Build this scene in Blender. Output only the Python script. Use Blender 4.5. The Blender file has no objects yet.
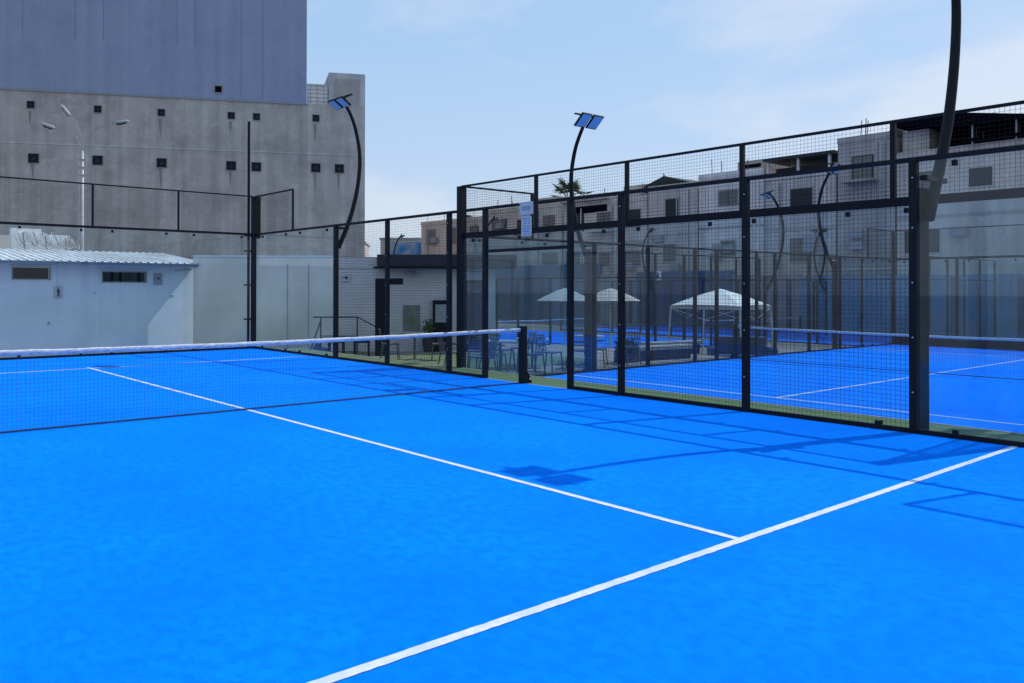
import bpy, math, random
from mathutils import Vector, Matrix
random.seed(7)
S = bpy.context.scene
COL = S.collection
R = math.radians

# ------------------------------------------------------------------ mesh builder
class MB:
    def __init__(s): s.v = []; s.f = []; s.marks = []
    def add(s, vs, fs):
        n = len(s.v); s.marks.append((n, len(s.f))); s.v += [tuple(v) for v in vs]; s.f += [tuple(i + n for i in f) for f in fs]; return s
    def box(s, x0, y0, z0, x1, y1, z1):
        return s.add([(x0,y0,z0),(x1,y0,z0),(x1,y1,z0),(x0,y1,z0),(x0,y0,z1),(x1,y0,z1),(x1,y1,z1),(x0,y1,z1)],
                     [(0,3,2,1),(4,5,6,7),(0,1,5,4),(1,2,6,5),(2,3,7,6),(3,0,4,7)])
    def obox(s, c, ax, ay, az):                       # oriented box: centre and three half vectors
        c, ax, ay, az = map(Vector, (c, ax, ay, az)); P = []
        for k in (-1, 1):
            for i, j in ((-1,-1),(1,-1),(1,1),(-1,1)): P.append(c + ax*i + ay*j + az*k)
        return s.add(P, [(0,3,2,1),(4,5,6,7),(0,1,5,4),(1,2,6,5),(2,3,7,6),(3,0,4,7)])
    def bar(s, p, q, w, h=None, up=(0,0,1)):
        p, q = Vector(p), Vector(q); d = (q-p); L = d.length; d.normalize(); h = h or w
        u = Vector(up)
        if abs(d.dot(u)) > .98: u = Vector((1,0,0))
        a = d.cross(u).normalized(); b = a.cross(d).normalized()
        return s.obox((p+q)/2, a*w/2, b*h/2, d*L/2)
    def tube(s, pts, rad, n=8, caps=True):
        pts = [Vector(p) for p in pts]; N = len(pts)
        if not isinstance(rad, (list, tuple)): rad = [rad]*N
        base = len(s.v); prev = None; V = []
        for i, p in enumerate(pts):
            d = (pts[min(i+1,N-1)] - pts[max(i-1,0)]).normalized()
            if prev is None:
                u = Vector((0,0,1)) if abs(d.z) < .9 else Vector((0,1,0)); a = d.cross(u).normalized()
            else: a = (prev - d*prev.dot(d)).normalized()
            prev = a; b = d.cross(a)
            for k in range(n):
                t = 2*math.pi*k/n; V.append(p + (a*math.cos(t) + b*math.sin(t))*rad[i])
        F = [(i*n+k, i*n+(k+1) % n, (i+1)*n+(k+1) % n, (i+1)*n+k) for i in range(N-1) for k in range(n)]
        if caps: F += [tuple(range(n))[::-1], tuple((N-1)*n+k for k in range(n))]
        return s.add(V, F)
    def prism(s, poly, axis, a, b):                   # 2D polygon extruded along an axis from a to b
        def P(u, v, w): return {'x': (w,u,v), 'y': (u,w,v), 'z': (u,v,w)}[axis]
        n = len(poly)
        V = [P(u,v,a) for u,v in poly] + [P(u,v,b) for u,v in poly]
        F = [tuple(range(n))[::-1], tuple(range(n,2*n))] + [(i,(i+1)%n,n+(i+1)%n,n+i) for i in range(n)]
        return s.add(V, F)
    def quad(s, a, b, c, d): return s.add([a,b,c,d], [(0,1,2,3)])
    def move(s, M): s.v = [tuple(M @ Vector(v)) for v in s.v]; return s
    def each(s, name, mat, parent):                   # every added piece an object of its own
        mk = s.marks + [(len(s.v), len(s.f))]; out = []
        for (v0,f0),(v1,f1) in zip(mk, mk[1:]):
            m = MB(); m.v = s.v[v0:v1]; m.f = [tuple(i-v0 for i in f) for f in s.f[f0:f1]]; out.append(m.build(name, mat, parent))
        return out
    def build(s, name, mat, parent=None, smooth=False, bevel=0):
        me = bpy.data.meshes.new(name); me.from_pydata(s.v, [], s.f); me.update()
        me.materials.append(mat)
        if smooth:
            for p in me.polygons: p.use_smooth = True
        o = bpy.data.objects.new(name, me); COL.objects.link(o)
        if parent: o.parent = parent
        if bevel:
            m = o.modifiers.new('bevel', 'BEVEL'); m.width = bevel; m.segments = 2; m.limit_method = 'ANGLE'
        return o

def tag(o, label, cat, group=None):
    o['label'] = label; o['category'] = cat
    if group: o['group'] = group
    return o
def struct(o, kind='structure'): o['kind'] = kind; return o
def thing(name, label, cat, loc=(0,0,0), rz=0, group=None):
    o = bpy.data.objects.new(name, None); o.empty_display_size = .2; COL.objects.link(o)
    o.location = loc; o.rotation_euler = (0,0,rz); return tag(o, label, cat, group)
def dup(root, loc, rz=0, label=None, group=None, scale=None):
    r = root.copy(); COL.objects.link(r); r.location = loc; r.rotation_euler = (0,0,rz)
    if scale: r.scale = (scale,)*3
    if label: r['label'] = label
    if group: r['group'] = group
    for ch in list(root.children):
        c = ch.copy(); COL.objects.link(c); c.parent = r
        for g in ch.children:
            d = g.copy(); COL.objects.link(d); d.parent = c
    return r

# ------------------------------------------------------------------ materials
def nodes(name):
    m = bpy.data.materials.new(name); m.use_nodes = True; nt = m.node_tree
    return m, nt, nt.nodes['Principled BSDF'], nt.nodes['Material Output']
def plain(name, col, rough=.6, metal=0, spec=.5, emit=None):
    m, nt, b, o = nodes(name)
    b.inputs['Base Color'].default_value = (*col, 1); b.inputs['Roughness'].default_value = rough
    b.inputs['Metallic'].default_value = metal; b.inputs['Specular IOR Level'].default_value = spec
    return m
def noisy(name, c1, c2, scale=2, rough=.85, stretch=(1,1,1), detail=8, lo=.35, hi=.65, bump=0, bscale=40, c3=None, scale3=.3, spec=.3):
    m, nt, b, o = nodes(name); L = nt.links.new
    tc = nt.nodes.new('ShaderNodeTexCoord'); mp = nt.nodes.new('ShaderNodeMapping'); mp.inputs['Scale'].default_value = stretch
    L(tc.outputs['Object'], mp.inputs[0])
    n = nt.nodes.new('ShaderNodeTexNoise'); n.inputs['Scale'].default_value = scale; n.inputs['Detail'].default_value = detail
    n.inputs['Roughness'].default_value = .62; L(mp.outputs[0], n.inputs['Vector'])
    r = nt.nodes.new('ShaderNodeValToRGB'); r.color_ramp.elements[0].position = lo; r.color_ramp.elements[1].position = hi
    r.color_ramp.elements[0].color = (*c1,1); r.color_ramp.elements[1].color = (*c2,1); L(n.outputs['Fac'], r.inputs[0])
    out = r.outputs[0]
    if c3:
        n3 = nt.nodes.new('ShaderNodeTexNoise'); n3.inputs['Scale'].default_value = scale3; n3.inputs['Detail'].default_value = 6
        L(tc.outputs['Object'], n3.inputs['Vector'])
        r3 = nt.nodes.new('ShaderNodeMapRange'); r3.inputs['From Min'].default_value = .45; r3.inputs['From Max'].default_value = .7; r3.inputs['To Max'].default_value = .8
        L(n3.outputs['Fac'], r3.inputs['Value'])
        mx = nt.nodes.new('ShaderNodeMix'); mx.data_type = 'RGBA'; L(r3.outputs[0], mx.inputs['Factor'])
        L(out, mx.inputs['A']); mx.inputs['B'].default_value = (*c3,1); out = mx.outputs['Result']
    L(out, b.inputs['Base Color']); b.inputs['Roughness'].default_value = rough; b.inputs['Specular IOR Level'].default_value = spec
    if bump:
        nb = nt.nodes.new('ShaderNodeTexNoise'); nb.inputs['Scale'].default_value = bscale; nb.inputs['Detail'].default_value = 4
        L(tc.outputs['Object'], nb.inputs['Vector']); bp = nt.nodes.new('ShaderNodeBump'); bp.inputs['Strength'].default_value = bump
        bp.inputs['Distance'].default_value = .02; L(nb.outputs['Fac'], bp.inputs['Height']); L(bp.outputs[0], b.inputs['Normal'])
    return m
def glassmat(name, tint, refl=1.0, dust=.04):
    m, nt, b, o = nodes(name); L = nt.links.new; nt.nodes.remove(b)
    t = nt.nodes.new('ShaderNodeBsdfTransparent'); t.inputs[0].default_value = (*tint,1)
    g = nt.nodes.new('ShaderNodeBsdfGlossy'); g.inputs['Roughness'].default_value = .02; g.inputs['Color'].default_value = (.9,.95,1,1)
    ge = nt.nodes.new('ShaderNodeNewGeometry'); dt = nt.nodes.new('ShaderNodeVectorMath'); dt.operation = 'DOT_PRODUCT'
    L(ge.outputs['Incoming'], dt.inputs[0]); L(ge.outputs['Normal'], dt.inputs[1])
    def mth(op, x, y=None):
        q = nt.nodes.new('ShaderNodeMath'); q.operation = op
        for i, k in enumerate((x, y)):
            if k is None: continue
            if isinstance(k, (int, float)): q.inputs[i].default_value = k
            else: L(k, q.inputs[i])
        return q.outputs[0]
    c = mth('ABSOLUTE', dt.outputs['Value']); p5 = mth('POWER', mth('SUBTRACT', 1.0, c), 5.0)       # Schlick, the same from both sides of the pane
    mu = nt.nodes.new('ShaderNodeMath'); mu.operation = 'MULTIPLY'; mu.use_clamp = True; L(mth('ADD', mth('MULTIPLY', p5, .96), .04), mu.inputs[0]); mu.inputs[1].default_value = refl
    mx = nt.nodes.new('ShaderNodeMixShader'); L(mu.outputs[0], mx.inputs[0]); L(t.outputs[0], mx.inputs[1]); L(g.outputs[0], mx.inputs[2])
    tc = nt.nodes.new('ShaderNodeTexCoord'); nz = nt.nodes.new('ShaderNodeTexNoise'); nz.inputs['Scale'].default_value = 1.3; nz.inputs['Detail'].default_value = 9; nz.inputs['Roughness'].default_value = .7
    L(tc.outputs['Object'], nz.inputs['Vector']); mr = nt.nodes.new('ShaderNodeMapRange'); mr.inputs['From Min'].default_value = .35; mr.inputs['From Max'].default_value = .7
    mr.inputs['To Min'].default_value = dust*.5; mr.inputs['To Max'].default_value = dust*1.6; L(nz.outputs['Fac'], mr.inputs['Value'])
    df = nt.nodes.new('ShaderNodeBsdfDiffuse'); df.inputs['Color'].default_value = (.62,.68,.72,1); tl = nt.nodes.new('ShaderNodeBsdfTranslucent'); tl.inputs['Color'].default_value = (.62,.68,.72,1)
    ds = nt.nodes.new('ShaderNodeMixShader'); ds.inputs[0].default_value = .5; L(df.outputs[0], ds.inputs[1]); L(tl.outputs[0], ds.inputs[2])
    m2 = nt.nodes.new('ShaderNodeMixShader'); L(mr.outputs[0], m2.inputs[0]); L(mx.outputs[0], m2.inputs[1]); L(ds.outputs[0], m2.inputs[2])
    L(m2.outputs[0], o.inputs['Surface']); return m
def turfmat(name, ca, cb, cc):
    m, nt, b, o = nodes(name); L = nt.links.new
    tc = nt.nodes.new('ShaderNodeTexCoord')
    def noise(sc, det, st=None):
        n = nt.nodes.new('ShaderNodeTexNoise'); n.inputs['Scale'].default_value = sc; n.inputs['Detail'].default_value = det; n.inputs['Roughness'].default_value = .65
        if st:
            mp = nt.nodes.new('ShaderNodeMapping'); mp.inputs['Scale'].default_value = st; L(tc.outputs['Object'], mp.inputs[0]); L(mp.outputs[0], n.inputs['Vector'])
        else: L(tc.outputs['Object'], n.inputs['Vector'])
        return n
    big = noise(.5, 7); mid = noise(13, 12, (1.0,.7,1)); fine = noise(300, 3)
    r = nt.nodes.new('ShaderNodeValToRGB'); e = r.color_ramp.elements
    e[0].position = .42; e[0].color = (*ca,1); e[1].position = .56; e[1].color = (*cb,1); L(mid.outputs['Fac'], r.inputs[0])
    mx = nt.nodes.new('ShaderNodeMix'); mx.data_type = 'RGBA'; mr = nt.nodes.new('ShaderNodeMapRange')
    mr.inputs['From Min'].default_value = .4; mr.inputs['From Max'].default_value = .66; mr.inputs['To Max'].default_value = .75
    L(big.outputs['Fac'], mr.inputs['Value']); L(mr.outputs[0], mx.inputs['Factor']); L(r.outputs[0], mx.inputs['A']); mx.inputs['B'].default_value = (*cc,1)
    mr2 = nt.nodes.new('ShaderNodeMapRange'); mr2.inputs['From Min'].default_value = .3; mr2.inputs['From Max'].default_value = .7
    mr2.inputs['To Min'].default_value = .78; mr2.inputs['To Max'].default_value = 1.16; L(fine.outputs['Fac'], mr2.inputs['Value'])
    vm = nt.nodes.new('ShaderNodeVectorMath'); vm.operation = 'SCALE'; L(mx.outputs['Result'], vm.inputs[0]); L(mr2.outputs[0], vm.inputs['Scale'])
    L(vm.outputs[0], b.inputs['Base Color']); b.inputs['Roughness'].default_value = 1; b.inputs['Specular IOR Level'].default_value = .03
    sand = noise(75, 2); ms_ = nt.nodes.new('ShaderNodeMapRange'); ms_.inputs['From Min'].default_value = .66; ms_.inputs['From Max'].default_value = .76; ms_.inputs['To Max'].default_value = .30
    L(sand.outputs['Fac'], ms_.inputs['Value']); mz = nt.nodes.new('ShaderNodeMix'); mz.data_type = 'RGBA'; L(ms_.outputs[0], mz.inputs['Factor'])
    L(vm.outputs[0], mz.inputs['A']); mz.inputs['B'].default_value = (.04,.30,.92,1); L(mz.outputs['Result'], b.inputs['Base Color'])
    bp = nt.nodes.new('ShaderNodeBump'); bp.inputs['Strength'].default_value = .35; bp.inputs['Distance'].default_value = .006
    L(fine.outputs['Fac'], bp.inputs['Height']); L(bp.outputs[0], b.inputs['Normal'])
    return m

M = {}
M['turf'] = turfmat('blue_turf', (.0002,.178,.86), (.0006,.222,.95), (.0002,.155,.80))
M['line'] = noisy('line_paint', (.50,.54,.62), (.63,.66,.72), 22, .9, c3=(.40,.50,.66), scale3=3, spec=.1)
M['black'] = noisy('black_powder_coat', (.0035,.004,.006), (.007,.008,.011), 6, .55, spec=.18)
M['wire'] = plain('black_wire', (.006,.007,.009), .6, spec=.15)
M['cord'] = plain('net_cord', (.01,.011,.015), .8)
M['band'] = noisy('net_band', (.36,.40,.45), (.72,.74,.76), 14, .85, stretch=(1,1,3))
M['glass'] = glassmat('court_glass', (.84,.92,.95), .9, .010)
M['glass_b'] = glassmat('blue_tinted_glass', (.62,.76,.84), 1.1, .020)
M['lawn'] = noisy('artificial_grass', (.085,.145,.065), (.13,.20,.10), 14, .95, detail=6, bump=.5, bscale=180, c3=(.15,.19,.11), scale3=.8)
M['paving'] = noisy('grey_paving', (.17,.17,.17), (.25,.25,.245), 3, .9, bump=.2, bscale=60)
M['ground'] = noisy('dusty_ground', (.15,.145,.14), (.24,.23,.22), .4, .95, c3=(.12,.12,.115))
M['kerb'] = noisy('concrete_kerb', (.25,.25,.24), (.36,.35,.34), 8, .9)
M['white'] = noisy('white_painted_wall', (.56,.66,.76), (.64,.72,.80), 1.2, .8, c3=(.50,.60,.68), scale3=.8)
M['pale'] = noisy('pale_grey_wall', (.60,.57,.52), (.72,.69,.64), .8, .85, stretch=(1,1,.4), c3=(.50,.47,.43), scale3=.5)
M['roof'] = noisy('corrugated_sheet', (.56,.58,.60), (.74,.76,.78), 3, .5, stretch=(1,.2,1), c3=(.46,.44,.42), scale3=1.1)
M['trimblue'] = plain('blue_grey_trim', (.13,.2,.3), .6)
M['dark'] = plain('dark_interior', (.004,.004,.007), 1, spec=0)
M['frame'] = plain('grey_frame', (.25,.27,.3), .6)
M['sign'] = noisy('pale_sign', (.36,.40,.43), (.48,.52,.55), 20, .5)
M['ink'] = plain('sign_ink', (.02,.03,.06), .6)
M['inkblue'] = plain('sign_blue_ink', (.12,.25,.42), .6)
M['greenink'] = plain('sign_green', (.09,.22,.05), .6)
M['steel'] = noisy('galvanised_steel', (.42,.45,.47), (.58,.6,.62), 5, .4)
M['lens'] = plain('floodlight_glass', (.26,.42,.56), .2, spec=.7)  # pale blue of the reflected sky is put into the base colour
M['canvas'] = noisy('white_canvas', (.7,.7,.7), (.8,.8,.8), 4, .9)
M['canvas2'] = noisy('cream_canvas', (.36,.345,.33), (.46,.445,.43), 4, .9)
M['chairs'] = plain('grey_blue_metal', (.085,.085,.09), .5)
M['pipeblue'] = plain('dark_blue_painted_steel', (.018,.045,.10), .5)
M['armgrey'] = plain('dull_aluminium', (.30,.32,.33), .5)
M['bright'] = noisy('bright_white_wall', (.74,.75,.76), (.84,.85,.86), 2, .8)
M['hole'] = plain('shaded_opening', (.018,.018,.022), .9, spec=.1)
M['hpane'] = plain('dusty_pane', (.12,.115,.115), .3)
M['charcoal'] = noisy('charcoal_fascia', (.018,.019,.022), (.03,.031,.035), 5, .6)
M['bark'] = noisy('palm_bark', (.10,.08,.06), (.18,.15,.12), 6, .95)
M['leaf'] = noisy('palm_leaf', (.03,.045,.025), (.07,.085,.04), 6, .7)
M['shrub'] = noisy('shrub_leaf', (.04,.09,.02), (.09,.16,.04), 6, .7)
M['pot'] = noisy('dark_planter', (.03,.03,.035), (.05,.05,.055), 6, .8)
M['bluewall'] = noisy('blue_wall_paint', (.085,.19,.27), (.14,.27,.36), .6, .8, stretch=(1,1,.3))
M['deepblue'] = noisy('deep_blue_wall_paint', (.03,.085,.15), (.06,.14,.21), .9, .8, stretch=(1,1,.2))
M['brick'] = noisy('tan_brick', (.26,.22,.2), (.34,.3,.28), 1.5, .9)
M['poster'] = noisy('grey_poster', (.12,.14,.13), (.2,.22,.2), 4, .6)

def concrete(name, base, dark, light, streak=1.0):
    m, nt, b, o = nodes(name); L = nt.links.new
    tc = nt.nodes.new('ShaderNodeTexCoord')
    n1 = nt.nodes.new('ShaderNodeTexNoise'); n1.inputs['Scale'].default_value = .35; n1.inputs['Detail'].default_value = 9; n1.inputs['Roughness'].default_value = .68
    L(tc.outputs['Object'], n1.inputs['Vector'])
    mp = nt.nodes.new('ShaderNodeMapping'); mp.inputs['Scale'].default_value = (1.6,1.6,.06); L(tc.outputs['Object'], mp.inputs[0])
    n2 = nt.nodes.new('ShaderNodeTexNoise'); n2.inputs['Scale'].default_value = 1.0; n2.inputs['Detail'].default_value = 6; L(mp.outputs[0], n2.inputs['Vector'])
    r = nt.nodes.new('ShaderNodeValToRGB'); e = r.color_ramp.elements
    e[0].position = .34; e[0].color = (*dark,1); e[1].position = .7; e[1].color = (*light,1); k = e.new(.5); k.color = (*base,1)
    L(n1.outputs['Fac'], r.inputs[0])
    mr = nt.nodes.new('ShaderNodeMapRange'); mr.inputs['From Min'].default_value = .3; mr.inputs['From Max'].default_value = .7; mr.inputs['To Min'].default_value = 1-.18*streak; mr.inputs['To Max'].default_value = 1+.12*streak
    L(n2.outputs['Fac'], mr.inputs['Value'])
    vm = nt.nodes.new('ShaderNodeVectorMath'); vm.operation = 'SCALE'; L(r.outputs[0], vm.inputs[0]); L(mr.outputs[0], vm.inputs['Scale'])
    n4 = nt.nodes.new('ShaderNodeTexNoise'); n4.inputs['Scale'].default_value = 1.7; n4.inputs['Detail'].default_value = 10; n4.inputs['Roughness'].default_value = .75; n4.inputs['Distortion'].default_value = .6
    L(tc.outputs['Object'], n4.inputs['Vector']); m4 = nt.nodes.new('ShaderNodeMapRange'); m4.inputs['From Min'].default_value = .53; m4.inputs['From Max'].default_value = .62; m4.inputs['To Min'].default_value = 1; m4.inputs['To Max'].default_value = 1+.16*streak
    L(n4.outputs['Fac'], m4.inputs['Value']); v4 = nt.nodes.new('ShaderNodeVectorMath'); v4.operation = 'SCALE'; L(vm.outputs[0], v4.inputs[0]); L(m4.outputs[0], v4.inputs['Scale'])
    L(v4.outputs[0], b.inputs['Base Color']); b.inputs['Roughness'].default_value = .9; b.inputs['Specular IOR Level'].default_value = .2
    return m
M['concrete'] = concrete('weathered_concrete', (.41,.37,.345), (.30,.27,.255), (.49,.45,.42))
M['slate'] = concrete('slate_blue_paint', (.265,.30,.415), (.24,.275,.395), (.28,.315,.43), .45)
M['bandc'] = concrete('pale_concrete', (.45,.45,.45), (.38,.38,.38), (.54,.54,.54))
HC = [concrete('plaster_%s' % n, c, tuple(x*.82 for x in c), tuple(x*1.15 for x in c)) for n, c in
      (('grey', (.48,.44,.405)), ('warm', (.54,.48,.435)), ('dull', (.37,.34,.32)), ('rose', (.50,.44,.405)), ('pale', (.62,.58,.54)))]

# ------------------------------------------------------------------ setting
ZB = -.35; ZG = -.95
g = struct(MB().box(-400,-400,ZG-.5,500,500,ZG).build('ground', M['ground']))
# raised yard (court A, lawn and terrace stand on it), one slab with the courts let in on top as thin sheets
struct(MB().box(-16,-16,ZG+.002,6.0,2.60,ZB).build('yard_slab', M['paving']))
struct(MB().box(-16,2.60,ZG+.003,16.5,30,ZB).build('terrace_paving', M['paving']))
struct(MB().box(6.0,-7.5,ZG+.004,26.3,2.60,ZB).build('court_base', M['kerb']))
struct(MB().box(7.2,4.6,ZB,12.6,9.2,ZB+.012).build('lawn', M['lawn']))
struct(MB().box(4.2,10.3,ZB,9.2,13.2,ZB+.010).build('lawn', M['lawn']))
struct(MB().box(-5.1,-10.15,ZB+.001,5.06,10.12,-.004).build('court_slab', M['kerb']))
struct(MB().box(5.062,-10.15,ZB+.002,5.98,9.5,-.012).build('grass_strip', M['lawn']))
struct(MB().box(5.982,-10.15,ZB+.003,6.02,9.5,-.006).build('kerb', M['kerb']))

def sheet(name, x0, y0, x1, y1, z, mat): return struct(MB().quad((x0,y0,z),(x1,y0,z),(x1,y1,z),(x0,y1,z)).build(name, mat))
def court(cx, cy, z, alongx, lift=0):
    hw, hl = 5.0, 10.0
    def T(a, b): return (cx+b, cy+a) if alongx else (cx+a, cy+b)   # a across, b along
    def rect(name, a0, b0, a1, b1, zz, mat):
        p, q = T(a0,b0), T(a1,b1)
        return sheet(name, min(p[0],q[0]), min(p[1],q[1]), max(p[0],q[0]), max(p[1],q[1]), zz, mat)
    rect('court_floor', -hw, -hl, hw, hl, z, M['turf'])
    l = .03
    mb = MB(); zz = z + .004
    for a0,b0,a1,b1 in ((-hw+.02,-6.95-l,hw-.02,-6.95+l), (-hw+.02,6.95-l,hw-.02,6.95+l), (-l,-6.95+l,l,6.95-l), (-l,6.95+l,l,7.15)):
        p, q = T(a0,b0), T(a1,b1); x0,x1 = sorted((p[0],q[0])); y0,y1 = sorted((p[1],q[1]))
        lx = x1-x0 > y1-y0; n_ = int(max(x1-x0, y1-y0)/.04); V = []
        for i in range(n_+1):
            t = i/n_; j0, j1 = random.gauss(0,.0014), random.gauss(0,.0014)
            if lx: V += [(x0+(x1-x0)*t, y0+j0, zz), (x0+(x1-x0)*t, y1+j1, zz)]
            else: V += [(x1+j1, y0+(y1-y0)*t, zz), (x0+j0, y0+(y1-y0)*t, zz)]
        mb.add(V, [(2*i,2*i+2,2*i+3,2*i+1) for i in range(n_)])
    struct(mb.build('court_lines', M['line']))
court(0, 0, 0, False)
BX0, BY1 = 6.05, 2.83
court(BX0+10, BY1-5, ZB+.006, True)
court(26.5, 21, ZG+.012, False)
court(38, 15, ZG+.012, False)
# thin concrete plinth under the two far courts is the ground itself

# ------------------------------------------------------------------ fence pieces (u along the run, n normal, local x = along)
def fence(name, label, p0, p1, z0, spec, posts, rails, group=None, wire=.0017, pitch=.05, clamps=True, postw=.08, glass='glass'):
    """local frame: x runs from p0 to p1, z up. spec: list of (kind, x0, x1, z0, z1)."""
    p0, p1 = Vector(p0), Vector(p1); d = p1-p0; ang = math.atan2(d.y, d.x)
    root = thing(name, label, 'fence', (p0.x,p0.y,z0), ang, group)
    for x, h in posts:
        MB().box(x-postw/2,-postw/2,0,x+postw/2,postw/2,h).build('post', M['black'], root, bevel=.004 if pitch < .08 else 0)
    for x0, x1, z, w in rails:
        MB().box(x0,-.022,z-w/2,x1,.022,z+w/2).build('rail', M['black'], root)
    for kind, x0, x1, a, b in spec:
        if kind == 'mesh':
            mb = MB(); n = max(1, round((x1-x0)/pitch)); m = max(1, round((b-a)/pitch)); w = wire
            for i in range(n+1):
                x = x0 + (x1-x0)*i/n
                mb.add([(x-w,0,a),(x,w,a),(x+w,0,a),(x,-w,a),(x-w,0,b),(x,w,b),(x+w,0,b),(x,-w,b)], [(0,1,5,4),(1,2,6,5),(2,3,7,6),(3,0,4,7)])
            for j in range(m+1):
                z = a + (b-a)*j/m
                mb.add([(x0,.004-w,z),(x0,.004,z+w),(x0,.004+w,z),(x0,.004,z-w),(x1,.004-w,z),(x1,.004,z+w),(x1,.004+w,z),(x1,.004,z-w)], [(0,1,5,4),(1,2,6,5),(2,3,7,6),(3,0,4,7)])
            mb.build('wire_mesh', M['wire'], root)
        else:
            gl = MB().quad((x0+.006,0,a),(x1-.006,0,a),(x1-.006,0,b),(x0+.006,0,b)).build('glass_panel', M[glass], root)
            if clamps:
                cl = MB(); 
                for xx in ([x0+.35, x1-.35] if x1-x0 > 1.2 else [(x0+x1)/2]):
                    for zz in (a+.03, b-.05):
                        cl.box(xx-.025,-.02,zz-.03,xx+.025,.02,zz+.03)
                cl.each('clamp', M['black'], gl)
    return root

# court A side fence on x = 5, from y = -10 (local x = 0) to y = +10 (local x = 20)
def PX(y): return y + 10
spec = [('glass',PX(-9.98),PX(-8),.03,2.97), ('glass',PX(-8),PX(-6.05),.03,2.97),
        ('glass',PX(6.05),PX(8),.03,2.97), ('glass',PX(8),PX(9.96),.03,2.97),
        ('mesh',PX(-10),PX(-8),3.02,3.99), ('mesh',PX(8),PX(10),3.02,3.99)]
for a, b in ((-5.96,-4.04),(-3.96,-2.04),(-1.96,-1.04),(1.04,1.96),(2.04,3.96),(4.04,5.96)):
    spec.append(('mesh',PX(a),PX(b),.05,2.98))
spec += [('mesh',PX(-.96),PX(-.16),2.27,2.98), ('mesh',PX(.2),PX(.96),2.27,2.98)]
posts = [(PX(y),3.0) for y in (-6,-4,-2,-1,1,2,4,6)] + [(PX(-9.96),4.0)]
rails = [(PX(-10),PX(-.2),3.0,.05), (PX(.16),PX(10),3.0,.05), (PX(-10),PX(-1),.025,.05), (PX(1),PX(10),.025,.05), (PX(-1),PX(1),2.24,.05),
         (PX(-10),PX(-8),4.0,.035), (PX(8),PX(10),4.0,.035)]
sf = fence('side_fence', 'black wire mesh and glass fence along the near court with an open doorway', (5.03,-10,0), (5.03,10,0), 0, spec, posts, rails)
for y in (-8, 8): MB().box(PX(y)-.022,-.02,3.0,PX(y)+.022,.02,4.0).build('post', M['black'], sf)
MB().box(PX(-5.62)-.03,-.06,.05,PX(-5.62)+.03,.02,.09).build('hinge', M['black'], sf)
# little silver bolts on the posts
for y in (-6,-4,-2,2,4,6):
    mb = MB()
    for z in (.45,1.05,1.65,2.25,2.8): mb.box(PX(y)-.007,.0402,z-.007,PX(y)+.007,.045,z+.007)
    mb.each('bolt', M['steel'], sf)
# notices above the doorway
sg = thing('notice_board', 'pale plastic notice hanging over the doorway in the near court fence', 'sign', (5.03,-.02,2.82))
MB().box(-.008,-.15,0,.008,.15,.21).build('panel', M['sign'], sg)
mb = MB()
for i,(a,b) in enumerate(((-.10,-.02),(.0,.1))): mb.box(-.0125,a,.07,-.0085,b,.14)
mb.build('print', M['frame'], sg)
sg = thing('rules_sheet', 'white sheet of blue printed rules below the notice in the doorway', 'sign', (5.03,-.02,2.46))
MB().box(-.006,-.115,0,.006,.115,.33).build('panel', M['sign'], sg)
mb = MB()
for i in range(7):
    w = random.uniform(.05,.09); mb.box(-.0105,-.09,.03+i*.043,-.0065,-.09+w,.045+i*.043); mb.box(-.0105,.0,.03+i*.043,-.0065,w,.045+i*.043)
mb.build('print', M['inkblue'], sg)

# far end fence of court A on y = 10: glass 3 m, mesh to 4 m
spec = [('glass',i*2+.0,i*2+2.0,.03,2.97) for i in range(5)] + [('mesh',i*2+.02,i*2+1.98,3.03,3.99) for i in range(5)]
fence('end_fence', 'black framed glass end wall behind the near court net, mesh strip on top', (-5,10.04,0), (4.96,10.04,0), 0, spec,
      [], [(0,9.96,3.0,.055),(0,9.96,4.0,.03),(0,9.96,.025,.05)], wire=.0012)
ef = bpy.data.objects['end_fence']
for x in (0, 1.9, 3.9, 5.9, 7.95): 
    MB().box(x-.022,-.02,3.0,x+.022,.02,4.0).build('post', M['black'], ef)
# corner post
MB().box(9.93,-.05,0,10.05,.05,4.0).build('corner_post', M['black'], ef, bevel=.005)
MB().box(10.09,-.04,2.9,10.17,.04,4.0).build('corner_post', M['black'], ef)
tp = thing('netting_pole', 'tall thin black pole rising above the far corner of the near court', 'pole', (4.92,10.2,ZB))
MB().tube([(0,0,0),(0,0,6.35)], .038, 8).build('shaft', M['black'], tp)
mb = MB()
for z in (1.1,2.0,2.9,3.3): mb.box(-.12,-.14,z,.12,.04,z+.04)
mb.each('bracket', M['black'], tp)

# court B fences
spec = [('glass',i*2+.0,i*2+2.0,.03,2.94) for i in range(5)] + [('mesh',i*2+.02,i*2+1.98,3.04,3.98) for i in range(5)]
bw = fence('end_fence', 'tall black framed glass wall with mesh strip right behind the near fence', (BX0,BY1-10,0), (BX0,BY1,0), ZB, spec,
      [], [(0,10,3.0,.11),(0,10,4.0,.035),(0,10,.03,.06)], glass='glass_b')
for x in (0.05,1.8,3.83,5.87,7.92): MB().box(x-.03,-.025,3.0,x+.03,.025,4.0).build('post', M['black'], bw)
MB().box(9.93,-.06,0,10.09,.07,4.0).build('corner_post', M['black'], bw, bevel=.005)
MB().box(-.07,-.06,0,.04,.07,4.0).build('corner_post', M['black'], bw)
sp = [('glass',.08,2,.03,2.97),('glass',2,4,.03,2.97),('glass',16,18,.03,2.97),('glass',18,20,.03,2.97),('mesh',0.02,2,3.03,3.98),('mesh',18,19.95,3.03,3.98)]
sp += [('mesh',4.04+2*i,5.96+2*i,.05,2.98) for i in range(6)]
ps = [(x,3.0) for x in (4,6,8,9,11,12,14,16)]
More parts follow.
